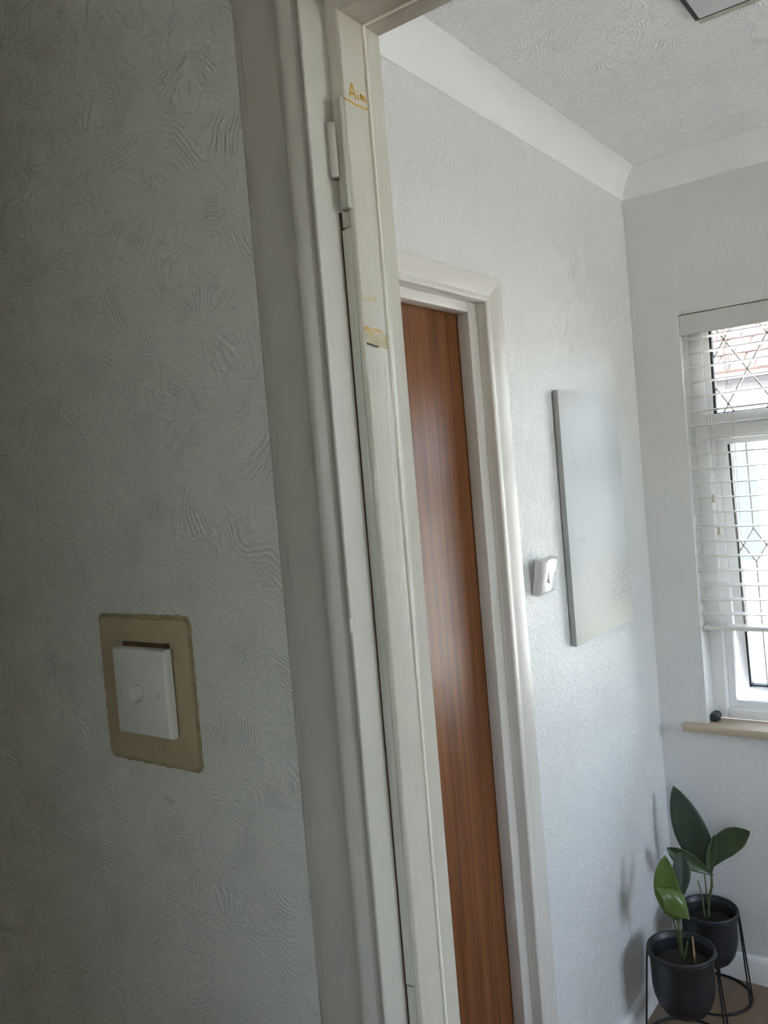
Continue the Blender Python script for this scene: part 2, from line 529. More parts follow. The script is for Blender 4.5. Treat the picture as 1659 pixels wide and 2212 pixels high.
def canvas_mat():
    t = NT('pale_painted_canvas')
    sep = t.n('ShaderNodeSeparateXYZ'); t.l(t.tc.outputs['Object'], sep.inputs[0])
    zz = t.n('ShaderNodeMapRange'); t.l(sep.outputs['Z'], zz.inputs[0])
    zz.inputs['From Min'].default_value = 1.15; zz.inputs['From Max'].default_value = 1.82
    nz = t.noise(t.tc.outputs['Object'], 6, 4, 0.6)
    f = t.math('ADD', zz.outputs[0], t.math('MULTIPLY', t.math('SUBTRACT', nz.outputs['Fac'], 0.5), 0.35))
    c = t.ramp(f, [(0.0, (0.592, 0.576, 0.496)), (0.22, (0.576, 0.568, 0.528)), (0.34, (0.528, 0.544, 0.536)), (0.6, (0.528, 0.552, 0.568)), (1.0, (0.56, 0.56, 0.544))])
    # grey stippled band sweeping up to the far edge
    yy = t.n('ShaderNodeMapRange'); t.l(sep.outputs['Y'], yy.inputs[0])
    yy.inputs['From Min'].default_value = 2.10; yy.inputs['From Max'].default_value = 2.43
    st = t.noise(t.mapping((1, 70, 130)), 1.0, 4, 0.7)
    band = t.math('MULTIPLY', t.ramp(zz.outputs[0], [(0.06, (0, 0, 0)), (0.14, (1, 1, 1)), (0.25, (1, 1, 1)), (0.36, (0, 0, 0))]), yy.outputs[0])
    m = t.math('MULTIPLY', band, t.ramp(st.outputs['Fac'], [(0.42, (0, 0, 0)), (0.62, (1, 1, 1))]))
    c = t.mix(t.math('MULTIPLY', m, 0.9), c, (0.30, 0.305, 0.285))
    sm = t.noise(t.mapping((1, 16, 9), (0, 2, 5)), 1.0, 5, 0.7)
    c = t.mix(t.math('MULTIPLY', t.ramp(sm.outputs['Fac'], [(0.62, (0, 0, 0)), (0.72, (1, 1, 1))]), 0.5), c, (0.36, 0.36, 0.335))
    t.base(c)
    t.rough(0.55)
    t.bump(t.noise(t.tc.outputs['Object'], 900, 2).outputs['Fac'], 0.1, 0.0005)
    return t.m
M['canvas'] = canvas_mat()
M['canvas_edge'] = plain('canvas_edge', (0.40, 0.40, 0.385), 0.7, var=0.04)

# outdoors
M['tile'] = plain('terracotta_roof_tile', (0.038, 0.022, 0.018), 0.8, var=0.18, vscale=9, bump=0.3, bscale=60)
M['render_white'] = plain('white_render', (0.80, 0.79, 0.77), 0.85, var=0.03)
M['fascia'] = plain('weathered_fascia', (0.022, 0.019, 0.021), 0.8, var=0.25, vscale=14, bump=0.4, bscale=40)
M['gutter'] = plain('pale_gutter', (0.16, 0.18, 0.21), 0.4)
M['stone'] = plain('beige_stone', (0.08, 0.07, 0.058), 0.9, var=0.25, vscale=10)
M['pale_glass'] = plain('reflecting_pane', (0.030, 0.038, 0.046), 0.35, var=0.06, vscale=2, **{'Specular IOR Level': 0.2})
M['paving'] = plain('pale_paving', (0.74, 0.725, 0.67), 0.9, var=0.1, vscale=2)
M['coping'] = plain('red_coping', (0.16, 0.055, 0.055), 0.7, var=0.1)
M['low_wall'] = plain('grey_low_wall', (0.09, 0.09, 0.09), 0.9, var=0.15, vscale=6)

# ------------------------------------------------------------------ key dimensions (metres)
YA0, YA1 = 0.500, 0.560          # hall side / room side of the doorway wall
XB = -0.930                      # left wall of the room
YC = 2.6435                      # window wall of the room
ZC = 2.51                        # ceiling
XL, XR, ZT = -0.3785, 0.385, 1.960   # doorway clear opening (door rebate)
HX0, HX1, HY0 = -1.9, 1.9, -1.0  # hall
RX1 = 2.60                       # right wall of the room
WX0, WX1, WZ0, WZ1 = -0.784, -0.10, 0.788, 2.049   # window reveal

def struct(o, label):
    return tag(o, label, kind='structure')

# ------------------------------------------------------------------ shell
struct(box('floor', -2.3, 2.75, -1.3, 2.95, -0.1, 0.0, M['floor']), 'dull brown floor under the plant stands')
struct(box('ceiling', -2.3, 2.75, -1.3, 2.95, ZC, ZC + 0.25, M['artex']), 'white ceiling with combed swirl plaster')
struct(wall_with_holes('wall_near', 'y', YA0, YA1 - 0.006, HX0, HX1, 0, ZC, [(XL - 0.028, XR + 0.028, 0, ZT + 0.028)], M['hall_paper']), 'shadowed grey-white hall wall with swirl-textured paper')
DOOR_Y0, DOOR_Y1, DOOR_ZT = 0.90, 1.676, 1.9965
struct(wall_with_holes('wall_left', 'x', XB - 0.12, XB, YA1 - 0.006, YC + 0.26, 0, ZC, [(DOOR_Y0 - 0.03, DOOR_Y1 + 0.03, 0, DOOR_ZT + 0.03)], M['room_paper']), 'white textured wall with the brown door and pale canvas')
struct(wall_with_holes('wall_back', 'y', YC, YC + 0.26, XB, RX1, 0, ZC, [(WX0, WX1, WZ0 - 0.024, WZ1)], M['back_paper']), 'white wall around the window with the blind')
GW = (1.30, 2.58, 0.80, 2.36)
struct(wall_with_holes('wall_right', 'x', RX1, RX1 + 0.12, YA1 - 0.006, YC + 0.26, 0, ZC, [GW], M['back_paper']), 'white wall on the right of the room')
struct(box('wall_hall_left', HX0 - 0.12, HX0, HY0, YA0, 0, ZC, M['hall_plain']), 'far end wall of the dim hall')
HW = (0.42, 1.10, 1.33, 2.10)  # opening of the added hall window, sized for the light it gives
struct(wall_with_holes('wall_hall_back', 'y', HY0 - 0.12, HY0, HX0 - 0.12, HX1 + 0.12, 0, ZC, [HW], M['hall_plain']), 'hall wall opposite the doorway')
struct(box('wall_hall_right', HX1, HX1 + 0.12, HY0, YA0, 0, ZC, M['hall_plain']), 'end wall of the hall')
struct(box('wall_outer', HX0 - 0.12, XB - 0.12, YA1 - 0.006, YA1 + 0.1, 0, ZC, M['hall_plain']), 'outer leaf closing the hall behind the doorway wall')
struct(box('wall_outer_right', HX1, RX1 + 0.12, YA0, YA1 - 0.006, 0, ZC, M['hall_plain']), 'wall closing the room right of the hall')

# ------------------------------------------------------------------ coving
def coving(name, wall, a0, a1, label):
    h, p, n = 0.076, 0.062, 10
    prof = [(0.0, 0.0), (0.0, -h)]
    prof += [(0.0012, -h)]
    for k in range(n + 1):                      # gentle concave curve from wall to ceiling
        a = math.pi / 2 * k / n
        prof.append((0.0015 + (p - 0.0015) * (1 - math.cos(a)) * 0.55 + (p - 0.0015) * 0.45 * k / n, -h + 0.001 + (h - 0.002) * (math.sin(a) * 0.55 + 0.45 * k / n)))
    prof.append((p, 0.0))
    bm = bmesh.new()
    A, B = [], []
    for o, dz in prof:
        if wall == 'left':
            A.append(bm.verts.new((XB + o, a0, ZC + dz))); B.append(bm.verts.new((XB + o, a1 - o, ZC + dz)))
        else:
            A.append(bm.verts.new((a0 + o, YC - o, ZC + dz))); B.append(bm.verts.new((a1, YC - o, ZC + dz)))
    m = len(prof)
    for i in range(m):
        k = (i + 1) % m
        bm.faces.new((A[i], A[k], B[k], B[i]))
    bm.faces.new(A[::-1]); bm.faces.new(B)
    return struct(mesh_obj(name, bm, M['coving'], None, True, 30), label)
coving('trim_1', 'left', YA1, YC, 'plain white coving along the left wall')
coving('trim_2', 'back', XB, RX1, 'plain white coving above the window wall')

# skirting boards
def skirt(name, poly, axis, a0, a1, label):
    return struct(prism(name, poly, M['skirting'], None, axis, a0, a1), label)
sp = [(0, 0), (0.016, 0), (0.016, 0.066), (0.012, 0.075), (0.004, 0.080), (0, 0.080)]
skirt('baseboard_left', [(XB + a, b) for a, b in sp], 'y', 1.785, YC - 0.016, 'white skirting board along the left wall')
skirt('baseboard_back', [(YC - a, b) for a, b in sp], 'x', XB, RX1, 'white skirting board under the window')

# ------------------------------------------------------------------ doorway between hall and room (door_1)
D1 = struct(empty('door_1', ((XL + XR) / 2, YA0, 0)), 'worn white doorway frame with marker pen notes and old hinge')
def under(o, root):
    """parent keeping the world position (parts are modelled in world coordinates)"""
    o.parent = root
    o.matrix_parent_inverse = root.matrix_basis.inverted()
    return o

lining = [(0.030, 0.5535), (-0.0019, 0.5535), (-0.0025, 0.5529), (-0.0026, 0.5400), (-0.0025, 0.5385), (-0.0023, 0.5374), (-0.0020, 0.5364), (-0.0016, 0.5356), (-0.0011, 0.5349), (-0.0006, 0.5344), (-0.0001, 0.5341), (0.0, 0.5338), (0.0, 0.5066), (0.0006, 0.5057), (0.0016, 0.5052), (0.0035, 0.5050), (0.0045, 0.5054), (0.0048, 0.5065), (0.030, 0.5065)]
under(sweep_vertical('door_jamb', lining, XL, -1, 0, ZT, M['frame_paint'], cuts=90, jitter=0.0002), D1)
under(sweep_head('frame_head', lining, XL, XR, ZT, M['frame_paint_h']), D1)
under(sweep_vertical('door_jamb', lining, XR, 1, 0, ZT, M['frame_paint'], cuts=10), D1)

ax = [(-.473, .500), (-.473, .4945), (-.4724, .4930), (-.4705, .4916), (-.4670, .4909), (-.4650, .4906), (-.4640, .4904), (-.4628, .4899), (-.4610, .4893),
      (-.4560, .4886), (-.4467, .4880), (-.4340, .4868), (-.4240, .4850), (-.4200, .4832), (-.4178, .4818), (-.4155, .4812), (-.4128, .4817), (-.4102, .4834),
      (-.4086, .4852), (-.4066, .4864), (-.4040, .4862), (-.4014, .4846), (-.3978, .4808), (-.3955, .4784), (-.3938, .4772), (-.3922, .4770), (-.3913, .4776), (-.3910, .4790), (-.3910, .5064), (-.410, .5064), (-.410, .500)]
archp = [(XL - x, y) for x, y in ax]
AL = under(sweep_vertical('architrave', archp, XL, -1, 0, ZT, M['arch_paint'], cuts=80, jitter=0.00005), D1)
under(sweep_head('architrave', archp, XL, XR, ZT, M['arch_paint_h']), D1)
under(sweep_vertical('architrave', archp, XR, 1, 0, ZT, M['arch_paint'], cuts=4), D1)

cb = under(tube('highlight_bead', [(XL + 0.0014, 0.5351, 0.0), (XL + 0.0014, 0.5351, ZT - 0.001)], 0.0010, M['edge_highlight'], None, 10), D1)  # bright bead standing in for the highlight along the jamb edge
cb['label'] = 'thin pale painted highlight line down the jamb'
under(tube('highlight_bead', [(XL + 0.001, 0.5351, ZT - 0.0014), (XR - 0.001, 0.5351, ZT - 0.0014)], 0.0010, M['edge_highlight'], None, 10), D1)
# dark joint between architrave and frame, and the rough filler strip over the old hinge rebate
under(box('joint_gap', -0.3911, -0.3898, 0.5032, 0.5066, 0.0, 1.8145, M['crack']), D1)
def filler(z0, z1, seed, x0=-0.3898, x1=-0.3828, y=0.5030):
    rnd = random.Random(seed)
    bm = bmesh.new()
    n = 60
    rows = []
    for i in range(n + 1):
        z = z0 + (z1 - z0) * i / n
        w = 0.0005 * math.sin(z * 21 + seed) + rnd.uniform(-.00015, .00015)
        q = 0.0004 * math.sin(z * 33 + 2 * seed) + rnd.uniform(-.00012, .00012)
        pr = [(x0 + rnd.uniform(-.00012, .00012), 0.5066), (x0 + rnd.uniform(-.00012, .00012), y + 0.0006), (x0 + 0.0008, y + q * .4), ((x0 + x1) / 2 - 0.001, y + 0.0002 + q * .3), ((x0 + x1) / 2 + 0.0006 + w, y + 0.0006 + q),
              (x1 - 0.0012 + w, y + 0.0009 + q * .5), (x1 + w, y + 0.0018), (x1 + w, 0.5066)]
        rows.append([bm.verts.new((a, b, z)) for a, b in pr])
    for a, b in zip(rows, rows[1:]):
        for k in range(len(a) - 1):
            bm.faces.new((a[k], a[k + 1], b[k + 1], b[k]))
        bm.faces.new((a[-1], a[0], b[0], b[-1]))
    bm.faces.new(rows[0]); bm.faces.new(rows[-1][::-1])
    return mesh_obj('filler_strip', bm, M['grey_paint'], None, True, 30)
fs = under(filler(1.2270, 1.8010, 1), D1)
fs['label'] = 'grubby grey filler strip beside the dark joint'
under(filler(0.02, 1.2255, 5, y=0.5034), D1)
under(filler(1.8030, 1.8140, 9, y=0.5042), D1)

# old painted-over hinge: leaf block with one knuckle left
hg = under(box('hinge', -0.3868, -0.3796, 0.5008, 0.5066, 1.8155, 1.8965, M['grey_paint'], bev=0.0008), D1)
hg['label'] = 'old hinge leaf painted over grey'
kn = tube('hinge_knuckle', [(-0.3880, 0.4985, 1.8385), (-0.3880, 0.4985, 1.8390), (-0.3880, 0.4985, 1.8780), (-0.3880, 0.4985, 1.8785)], [0.0030, 0.0034, 0.0034, 0.0028], M['arch_paint'], None, 16)
kn.parent = hg

# marker pen on the face of the jamb (plane x = XL)
def ink(name, strokes, width, mat, lift=0.00025):
    bm = bmesh.new()
    for st in strokes:
        pts = [Vector((p[0], p[1])) for p in st]
        L, Rr = [], []
        for i, p in enumerate(pts):
            t = (pts[min(i + 1, len(pts) - 1)] - pts[max(i - 1, 0)]).normalized()
            nrm = Vector((-t.y, t.x)) * width * 0.5
            L.append(p + nrm); Rr.append(p - nrm)
        vl = [bm.verts.new((XL + lift, q.x, q.y)) for q in L]
        vr = [bm.verts.new((XL + lift, q.x, q.y)) for q in Rr]
        bl = [bm.verts.new((XL - 0.0006, q.x, q.y)) for q in L]
        br = [bm.verts.new((XL - 0.0006, q.x, q.y)) for q in Rr]
        for i in range(len(pts) - 1):
            bm.faces.new((vl[i], vl[i + 1], vr[i + 1], vr[i]))
            bm.faces.new((vl[i], bl[i], bl[i + 1], vl[i + 1]))
            bm.faces.new((vr[i], vr[i + 1], br[i + 1], br[i]))
        bm.faces.new((vl[0], vr[0], br[0], bl[0]))
        bm.faces.new((vl[-1], bl[-1], br[-1], vr[-1]))
    return mesh_obj(name, bm, mat)
aim = under(ink('marker_writing', [
    [(0.5117, 1.8990), (0.5130, 1.9030), (0.5143, 1.9065), (0.5156, 1.9100)],
    [(0.5156, 1.9100), (0.5170, 1.9066), (0.5181, 1.9030), (0.5192, 1.8992)],
    [(0.5128, 1.9020), (0.5150, 1.9024), (0.5178, 1.9022)],
    [(0.5222, 1.9036), (0.5223, 1.9015), (0.5225, 1.8994)],
    [(0.5214, 1.9062), (0.5218, 1.9052)],
    [(0.5254, 1.9048), (0.5256, 1.9030), (0.5259, 1.9004)],
    [(0.5256, 1.9030), (0.5268, 1.9046), (0.5279, 1.9040), (0.5283, 1.9020), (0.5285, 1.9004)],
    [(0.5284, 1.9028), (0.5297, 1.9048), (0.5309, 1.9042), (0.5315, 1.9022), (0.5320, 1.9004)]], 0.0017, M['orange_ink']), D1)
aim['label'] = 'handwritten orange word Aim'
ul = under(ink('marker_line', [[(0.5060, 1.8957), (0.5120, 1.8954), (0.5180, 1.8950), (0.5260, 1.8953), (0.5336, 1.8958)]], 0.0013, M['orange_ink']), D1)
ul['label'] = 'orange line ruled under the word'
under(ink('marker_smear', [[(0.5066, 1.7262), (0.5095, 1.7268), (0.5125, 1.7256), (0.5160, 1.7252), (0.5190, 1.7258), (0.5230, 1.7256), (0.5278, 1.7250)]], 0.0042, M['smear_orange'], 0.0003), D1)
under(ink('marker_line', [[(0.5062, 1.7268), (0.5085, 1.7268), (0.5108, 1.7256), (0.5125, 1.7248), (0.5150, 1.7248)]], 0.0016, M['orange_ink'], 0.00022), D1)
under(ink('marker_smear', [[(0.5068, 1.7215), (0.5150, 1.7212), (0.5240, 1.7200), (0.5335, 1.7190)]], 0.0110, M['smear_yellow'], 0.00018), D1)
under(ink('marker_smear', [[(0.5062, 1.7502), (0.5150, 1.7506), (0.5235, 1.7512)]], 0.0045, M['smear_yellow'], 0.0002), D1)
bk = under(ink('marker_line', [[(0.5072, 1.7158), (0.5105, 1.7156), (0.5140, 1.7150), (0.5180, 1.7144), (0.5215, 1.7146)]], 0.0013, M['black_ink']), D1)
bk['label'] = 'short black pen dash'

# ------------------------------------------------------------------ brown door in the left wall (door_2)
D2 = struct(empty('door_2', (XB, (DOOR_Y0 + DOOR_Y1) / 2, 0)), 'closed orange-brown veneer door in a cream painted frame')
XS = -0.9377        # front of the stop
XD = -0.9685        # face of the door leaf
YS1 = 1.6387        # edge of the stop
ZS = 1.973
lf = under(box('door_leaf', XD - 0.036, XD, DOOR_Y0 + 0.004, DOOR_Y1 - 0.004, 0.005, DOOR_ZT - 0.003, M['veneer'], bev=0.001), D2)
lf['label'] = 'orange-brown straight-grained veneer door leaf'
for (y0, y1, yy0, yy1) in ((DOOR_Y1, DOOR_Y1 + 0.03, YS1, DOOR_Y1), (DOOR_Y0 - 0.03, DOOR_Y0, DOOR_Y0, DOOR_Y0 + 0.03)):
    under(box('door_jamb', XB - 0.12, XB + 0.0005, y0, y1, 0, DOOR_ZT + 0.03, M['door_trim'], bev=0.001), D2)
    under(box('door_stop', XD + 0.0005, XS, yy0, yy1, 0, DOOR_ZT, M['door_trim'], bev=0.0025), D2)
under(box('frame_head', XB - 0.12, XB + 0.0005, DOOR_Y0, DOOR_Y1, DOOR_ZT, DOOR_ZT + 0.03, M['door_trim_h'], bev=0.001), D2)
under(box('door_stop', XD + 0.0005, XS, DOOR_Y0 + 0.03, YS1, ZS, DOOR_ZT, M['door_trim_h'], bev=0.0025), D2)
# architrave: profile (o outward from opening edge, h proud of the wall)
ap = [(0.0, 0.0), (0.0, 0.0150), (0.0015, 0.0172), (0.006, 0.0185), (0.012, 0.0180), (0.016, 0.0165), (0.020, 0.0158), (0.026, 0.0170), (0.045, 0.0195), (0.066, 0.0200), (0.074, 0.0190), (0.0775, 0.0165), (0.0785, 0.012), (0.0785, 0.0)]
def arch2(side):
    bm = bmesh.new()
    zt = DOOR_ZT
    k = 0.75     # the top board is a little narrower than the uprights
    if side == 'head':
        A = [bm.verts.new((XB + h, DOOR_Y0 - o, zt + o * k)) for o, h in ap]
        B = [bm.verts.new((XB + h, DOOR_Y1 + o, zt + o * k)) for o, h in ap]
    elif side == 'far':
        A = [bm.verts.new((XB + h, DOOR_Y1 + o, 0)) for o, h in ap]
        B = [bm.verts.new((XB + h, DOOR_Y1 + o, zt + o * k)) for o, h in ap]
    else:
        A = [bm.verts.new((XB + h, DOOR_Y0 - o, 0)) for o, h in ap]
        B = [bm.verts.new((XB + h, DOOR_Y0 - o, zt + o * k)) for o, h in ap]
    n = len(ap)
    for i in range(n):
        j = (i + 1) % n
        bm.faces.new((A[i], A[j], B[j], B[i]))
    bm.faces.new(A[::-1]); bm.faces.new(B)
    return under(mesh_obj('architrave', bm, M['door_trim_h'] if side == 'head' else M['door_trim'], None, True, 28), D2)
for s in ('far', 'near', 'head'):
    arch2(s)

# ------------------------------------------------------------------ window (window_1)
W1 = struct(empty('window_1', ((WX0 + WX1) / 2, YC, WZ0)), 'white plastic window, lower sash ajar, with leaded top light')
YF = 2.7244
def wbox(name, x0, x1, y0, y1, z0, z1, mat, bev=0.002, root=W1):
    return under(box(name, x0, x1, y0, y1, z0, z1, mat, bev=bev), root)
FW = 0.040          # frame face width
# outer frame
wbox('window_frame', WX0, WX0 + FW, YF, YF + 0.065, WZ0, WZ1, M['upvc'])
wbox('window_frame', WX1 - FW, WX1, YF, YF + 0.065, WZ0, WZ1, M['upvc'])
wbox('window_frame', WX0 + FW, WX1 - FW, YF, YF + 0.065, WZ0, WZ0 + 0.030, M['upvc'])
wbox('window_frame', WX0 + FW, WX1 - FW, YF, YF + 0.065, WZ1 - FW, WZ1, M['upvc'])
XM = (WX0 + WX1) / 2
ZTR0, ZTR1 = 1.672, 1.742
for (a, b) in ((WX0 + FW, WX1 - FW),):
    wbox('window_transom', a, b, YF, YF + 0.065, ZTR0, ZTR1, M['upvc'])
    # recessed rebate rim behind the frame face
    wbox('window_rebate', a, a + 0.022, YF + 0.030, YF + 0.062, WZ0 + 0.030, ZTR0, M['upvc'], 0.001)
    wbox('window_rebate', b - 0.022, b, YF + 0.030, YF + 0.062, WZ0 + 0.030, ZTR0, M['upvc'], 0.001)
    wbox('window_rebate', a + 0.022, b - 0.022, YF + 0.030, YF + 0.062, WZ0 + 0.030, WZ0 + 0.052, M['upvc'], 0.001)
    # top light: glazing bead, gasket, glass, leaded diamonds
    z0, z1 = ZTR1, WZ1 - FW
    for (x0, x1, q0, q1) in ((a, a + 0.020, z0, z1), (b - 0.020, b, z0, z1)):
        wbox('glazing_bead', x0, x1, YF + 0.010, YF + 0.030, q0, q1, M['upvc'], 0.003)
    for (x0, x1) in ((a + 0.020, a + 0.027), (b - 0.027, b - 0.020)):
        wbox('gasket', x0, x1, YF + 0.014, YF + 0.034, z0, z1, M['gasket'], 0.001)
    wbox('gasket', a + 0.020, b - 0.020, YF + 0.020, YF + 0.034, z0, z0 + 0.004, M['gasket'], 0.0)
    g = wbox('pane', a + 0.020, b - 0.020, YF + 0.031, YF + 0.035, z0 + 0.001, z1 - 0.001, M['glass'], 0.0)
    # came strips clipped to the pane
    gx0, gx1, gz0, gz1 = a + 0.027, b - 0.027, z0 + 0.004, z1
    hx, hz = 0.0622, 0.0995
    cx, cz = -0.6845, 1.9685
    def clip(p, d):
        t0, t1 = -10.0, 10.0
        for k, lo, hi in ((0, gx0, gx1), (1, gz0, gz1)):
            u, v = (lo - p[k]) / d[k], (hi - p[k]) / d[k]
            t0, t1 = max(t0, min(u, v)), min(t1, max(u, v))
        return (t0, t1) if t1 - t0 > 0.02 else None
    for sgn in (1, -1):
        for k in range(-12, 30):
            p = (cx + 2 * hx * k, cz)
            d = (hx, sgn * hz)
            c = clip(p, d)
            if not c: continue
            P = [Vector((p[0] + d[0] * t, 0, p[1] + d[1] * t)) for t in c]
            t = (P[1] - P[0]).normalized()
            n = Vector((-t.z, 0, t.x)) * 0.0022
            bm = bmesh.new()
            f = [bm.verts.new((q.x, YF + 0.0295, q.z)) for q in (P[0] + n, P[1] + n, P[1] - n, P[0] - n)]
            r = [bm.verts.new((q.x, YF + 0.0365, q.z)) for q in (P[0] + n, P[1] + n, P[1] - n, P[0] - n)]
            bm.faces.new(f); bm.faces.new(r[::-1])
            for i in range(4): bm.faces.new((f[i], f[(i + 1) % 4], r[(i + 1) % 4], r[i]))
            under(mesh_obj('lead_strip', bm, M['lead']), W1)

# opening sashes, hung from the top; the left one stands ajar
def sash(x0, x1, ang):
    zt, zb = 1.6755, 0.842
    R = Matrix.Translation((0, YF + 0.036, zt)) @ Matrix.Rotation(math.radians(ang), 4, 'X') @ Matrix.Translation((0, -(YF + 0.036), -zt))
    def part(name, bm_or, parent=None):
        bm_or.data.transform(R)
        return under(bm_or, W1)
    y0, y1 = YF + 0.014, YF + 0.060
    s = 0.0285
    part('s', box('sash', x0, x0 + s, y0, y1, zb, zt, M['upvc'], bev=0.002))
    part('s', box('sash', x1 - s, x1, y0, y1, zb, zt, M['upvc'], bev=0.002))
    part('s', box('sash', x0 + s, x1 - s, y0, y1, zb, zb + s, M['upvc'], bev=0.002))
    part('s', box('sash', x0 + s, x1 - s, y0, y1, zt - s, zt, M['upvc'], bev=0.002))
    for a, b in ((x0 + s, x0 + s + 0.006), (x1 - s - 0.006, x1 - s)):
        part('g', box('gasket', a, b, y0 + 0.006, y1 - 0.008, zb + s, zt - s, M['gasket']))
    part('g', box('gasket', x0 + s, x1 - s, y0 + 0.012, y1 - 0.010, zb + s, zb + s + 0.004, M['gasket']))
    part('p', box('pane', x0 + s, x1 - s, y0 + 0.020, y0 + 0.024, zb + s, zt - s, M['glass']))
    # leaded pattern: uprights ending in pointed arches
    px, segs = 0.067, []
    gl0, gl1 = x0 + s + 0.006, x1 - s - 0.006
    def seg(P, Q):
        if P[0] > Q[0]: P, Q = Q, P
        if Q[0] <= gl0 or P[0] >= gl1: return
        if P[0] < gl0: P = (gl0, P[1] + (Q[1] - P[1]) * (gl0 - P[0]) / (Q[0] - P[0]))
        if Q[0] > gl1: Q = (gl1, P[1] + (Q[1] - P[1]) * (gl1 - P[0]) / (Q[0] - P[0]))
        segs.append((P, Q))
    for i in range(-1, 9):
        xx = -0.6425 + px * i
        if gl0 < xx < gl1:
            segs.append(((xx, 1.378), (xx, zt - s)))
            segs.append(((xx, zb + s), (xx, 1.272)))
        for sg in (-1, 1):
            seg((xx, 1.378), (xx + sg * px / 2, 1.325))
            seg((xx + sg * px / 2, 1.325), (xx, 1.272))
    for P, Q in segs:
        P, Q = Vector((P[0], 0, P[1])), Vector((Q[0], 0, Q[1]))
        t = (Q - P).normalized()
        n = Vector((-t.z, 0, t.x)) * 0.0020
        bm = bmesh.new()
        f = [bm.verts.new((q.x, y0 + 0.0185, q.z)) for q in (P + n, Q + n, Q - n, P - n)]
        r = [bm.verts.new((q.x, y0 + 0.0255, q.z)) for q in (P + n, Q + n, Q - n, P - n)]
        bm.faces.new(f); bm.faces.new(r[::-1])
        for i in range(4): bm.faces.new((f[i], f[(i + 1) % 4], r[(i + 1) % 4], r[i]))
        part('l', mesh_obj('lead_strip', bm, M['lead']))
sash(-0.7215, WX1 - 0.0625, 4.6)

sl = under(box('window_sill', -0.8535, WX1 + 0.07, 2.615, YF, 0.7655, 0.7895, M['pine_sill'], bev=0.004), W1)
sl['label'] = 'pale bare wood window board'

# unseen hall window, added to light the doorway wall (added_window_2)
W2 = struct(empty('added_window_2', (0.725, HY0, 1.30)), 'added unseen hall window that lights the doorway wall')
for (x0, x1, z0, z1) in ((HW[0], HW[0] + 0.05, HW[2], HW[3]), (HW[1] - 0.05, HW[1], HW[2], HW[3]), (HW[0] + 0.05, HW[1] - 0.05, HW[2], HW[2] + 0.05), (HW[0] + 0.05, HW[1] - 0.05, HW[3] - 0.05, HW[3])):
    wbox('window_frame', x0, x1, HY0 - 0.09, HY0 - 0.03, z0, z1, M['upvc'], 0.003, W2)
wbox('pane', HW[0] + 0.05, HW[1] - 0.05, HY0 - 0.059, HY0 - 0.055, HW[2] + 0.05, HW[3] - 0.05, M['glass'], 0.0, W2)

# garden window in the right wall of the room (window_3)
W3 = struct(empty('window_3', (RX1, 1.94, 0.80)), 'tall garden window in the right wall')
for (y0, y1, z0, z1) in ((GW[0], GW[0] + 0.05, GW[2], GW[3]), (GW[1] - 0.05, GW[1], GW[2], GW[3]), (GW[0] + 0.05, GW[1] - 0.05, GW[2], GW[2] + 0.06), (GW[0] + 0.05, GW[1] - 0.05, GW[3] - 0.05, GW[3]), (1.91, 1.97, GW[2] + 0.06, GW[3] - 0.05)):
    wbox('window_frame', RX1 + 0.03, RX1 + 0.09, y0, y1, z0, z1, M['upvc'], 0.003, W3)
for (y0, y1) in ((GW[0] + 0.05, 1.91), (1.97, GW[1] - 0.05)):
    wbox('pane', RX1 + 0.055, RX1 + 0.059, y0, y1, GW[2] + 0.06, GW[3] - 0.05, M['glass'], 0.0, W3)

# ------------------------------------------------------------------ venetian blind
BL = tag(empty('venetian_blind', ((WX0 + WX1) / 2, 2.672, WZ1)), 'white slatted venetian blind let down over the window', 'blind')
BX0, BX1 = WX0 + 0.004, WX1 - 0.004
under(box('headrail', BX0, BX1, 2.655, 2.705, 2.000, 2.046, M['blind'], bev=0.002), BL)
vl = under(box('valance', WX0 + 0.001, WX1 - 0.001, 2.6450, 2.6525, 1.9855, 2.0465, M['valance'], bev=0.0015), BL)
sb = bmesh.new()
n = 6
top, bot = [], []
for i in range(n + 1):
    t = -1 + 2 * i / n
    y, c = 0.0245 * t, 0.0022 * (1 - t * t)
    top.append((y, c + 0.0013)); bot.append((y, c - 0.0013))
poly = top + bot[::-1]
A = [sb.verts.new((BX0 + 0.003, y, z)) for y, z in poly]
B = [sb.verts.new((BX1 - 0.003, y, z)) for y, z in poly]
m = len(poly)
for i in range(m):
    sb.faces.new((A[i], A[(i + 1) % m], B[(i + 1) % m], B[i]))
sb.faces.new(A[::-1]); sb.faces.new(B)
slat0 = mesh_obj('slat', sb, M['blind'], None, True, 40)
slat_me = slat0.data
NSL = 20
for i in range(NSL):
    o = slat0 if i == 0 else link(bpy.data.objects.new('slat', slat_me))
    z = 1.9790 - i * 0.04457
    o.location = (0, 2.676, z - 0.003)
    o.rotation_euler = (math.radians(random.uniform(-1.2, 1.2)), 0, 0)
    o.parent = BL
    o.matrix_parent_inverse = Matrix.Translation(BL.location).inverted()
under(box('bottom_rail', BX0 + 0.003, BX1 - 0.003, 2.651, 2.701, 1.0800, 1.0935, M['blind'], bev=0.003), BL)
for cx in (-0.661, -0.223):
    for yy in (2.6495, 2.7035):
        under(tube('ladder_cord', [(cx, yy, 1.080), (cx, yy, 2.0)], 0.0008, M['cord'], None, 6), BL)
    under(tube('lift_cord', [(cx + 0.006, 2.6485, 1.080), (cx + 0.006, 2.6485, 2.0)], 0.0008, M['cord'], None, 6), BL)
